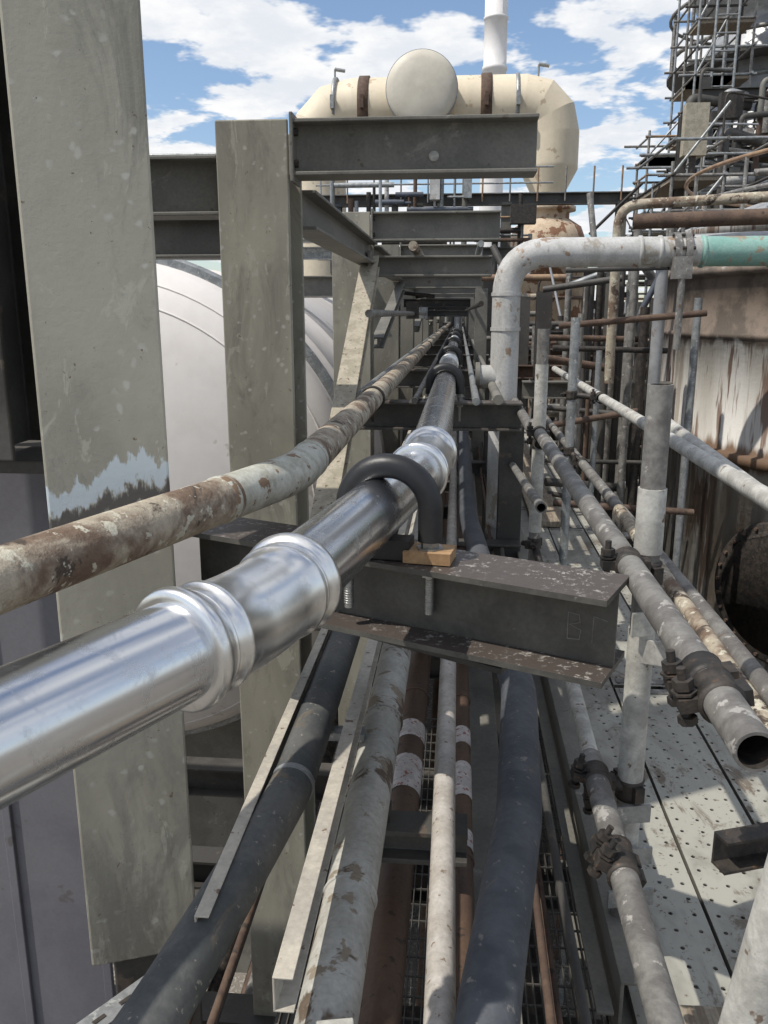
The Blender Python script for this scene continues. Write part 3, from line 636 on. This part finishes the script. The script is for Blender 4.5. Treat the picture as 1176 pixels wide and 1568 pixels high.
for x,z,r,mt in((-.50,-.40,.022,'galv'),(-.22,-.43,.016,'scaf'),(.09,-.43,.02,'galv'),(.2,-.42,.026,'beam'),(.12,.42,.02,'galv'),(-.3,.41,.03,'rust'),(-.45,.0,.02,'scaf'),(.13,.06,.018,'iron')):
    m.sweep([(x,5.4 if z>0 else 4.2,z),(x,28,z)],r,mt,12)
m.done()
m=MB('underfloor_pipework')
for i in range(26):
    x=ru(-2,2.6); z=ru(-5.2,-3.2); m.sweep([(x,-1,z),(x+ru(-.3,.3),20,z)],ru(.03,.12),random.choice(['dark2','iron','rustd','beam','scaf']),10)
for y in range(-1,24,2):
    m.ibeam((-2.4,y,-3.1),(3,y,-3.1),.2,.16,'dark2')
m.done()
for i in range(9):
    m=MB('distant_industrial_building'); x=-120+28*i+ru(-5,5); w=ru(14,24); h=ru(2,4.2); y=ru(120,160)
    m.box((x,y,-6+h/2+1),(w,12,h+2),'pale'); m.prism([(-w/2-.3,0),(w/2+.3,0),(0,1.4)],(x,y-6.3,-6+h+2),(x,y+6.3,-6+h+2),(0,0,1),'galv')
    for k in range(6): m.box((x-w/2+w*(k+.5)/6,y-6.03,-6+h*.55),(w/12,.1,1.2),'iron')
    m.done()

# ---------------------------------------------------------------- world
w=bpy.data.worlds.new("World"); sc.world=w; w.use_nodes=True; n=w.node_tree; n.nodes.clear()
out=n.nodes.new('ShaderNodeOutputWorld'); bg=n.nodes.new('ShaderNodeBackground'); sky=n.nodes.new('ShaderNodeTexSky')
EL=math.radians(58); sdir=V((-.84,-.42,0)).normalized()
az=math.atan2(sdir.x,sdir.y)
sky.sky_type='NISHITA'; sky.sun_disc=False; sky.sun_elevation=EL; sky.sun_rotation=az; sky.air_density=1.0; sky.dust_density=.8; sky.ozone_density=2
n.links.new(sky.outputs[0],bg.inputs[0]); bg.inputs[1].default_value=.15
tc=n.nodes.new('ShaderNodeTexCoord'); sx=n.nodes.new('ShaderNodeSeparateXYZ'); n.links.new(tc.outputs['Generated'],sx.inputs[0])
zz=math_(n,'ADD',math_(n,'MAXIMUM',sx.outputs[2],0),.14)
cx=n.nodes.new('ShaderNodeCombineXYZ'); n.links.new(math_(n,'DIVIDE',sx.outputs[0],zz),cx.inputs[0]); n.links.new(math_(n,'DIVIDE',sx.outputs[1],zz),cx.inputs[1]); cx.inputs[2].default_value=9.3
cn=noise(n,cx.outputs[0],2.7,5,.58,.1); mask=ramp(n,cn,.465,.535)
cn2=noise(n,cx.outputs[0],5,5,.6)
cc=mixc(n,ramp(n,cn2,.35,.65),(1,1,1),(.80,.84,.90))
bg2=n.nodes.new('ShaderNodeBackground'); n.links.new(cc,bg2.inputs[0]); bg2.inputs[1].default_value=1.0
mx=n.nodes.new('ShaderNodeMixShader'); n.links.new(mask,mx.inputs[0]); n.links.new(bg.outputs[0],mx.inputs[1]); n.links.new(bg2.outputs[0],mx.inputs[2]); n.links.new(mx.outputs[0],out.inputs[0])
sl=bpy.data.lights.new('sun','SUN'); sl.energy=4.0; sl.angle=math.radians(.6); sl.color=(1,.95,.87)
so=bpy.data.objects.new('sun',sl); sc.collection.objects.link(so)
sv=V((sdir.x*math.cos(EL),sdir.y*math.cos(EL),math.sin(EL))); so.rotation_euler=sv.to_track_quat('Z','Y').to_euler()
# ---------------------------------------------------------------- camera
cd=bpy.data.cameras.new('camera'); co=bpy.data.objects.new('camera',cd); sc.collection.objects.link(co)
cd.sensor_fit='VERTICAL'; cd.sensor_height=24; cd.lens=24*1270/1568; cd.clip_start=.02; cd.clip_end=1500
co.rotation_euler=(math.radians(90-13.46),0,math.radians(5.1)); sc.camera=co
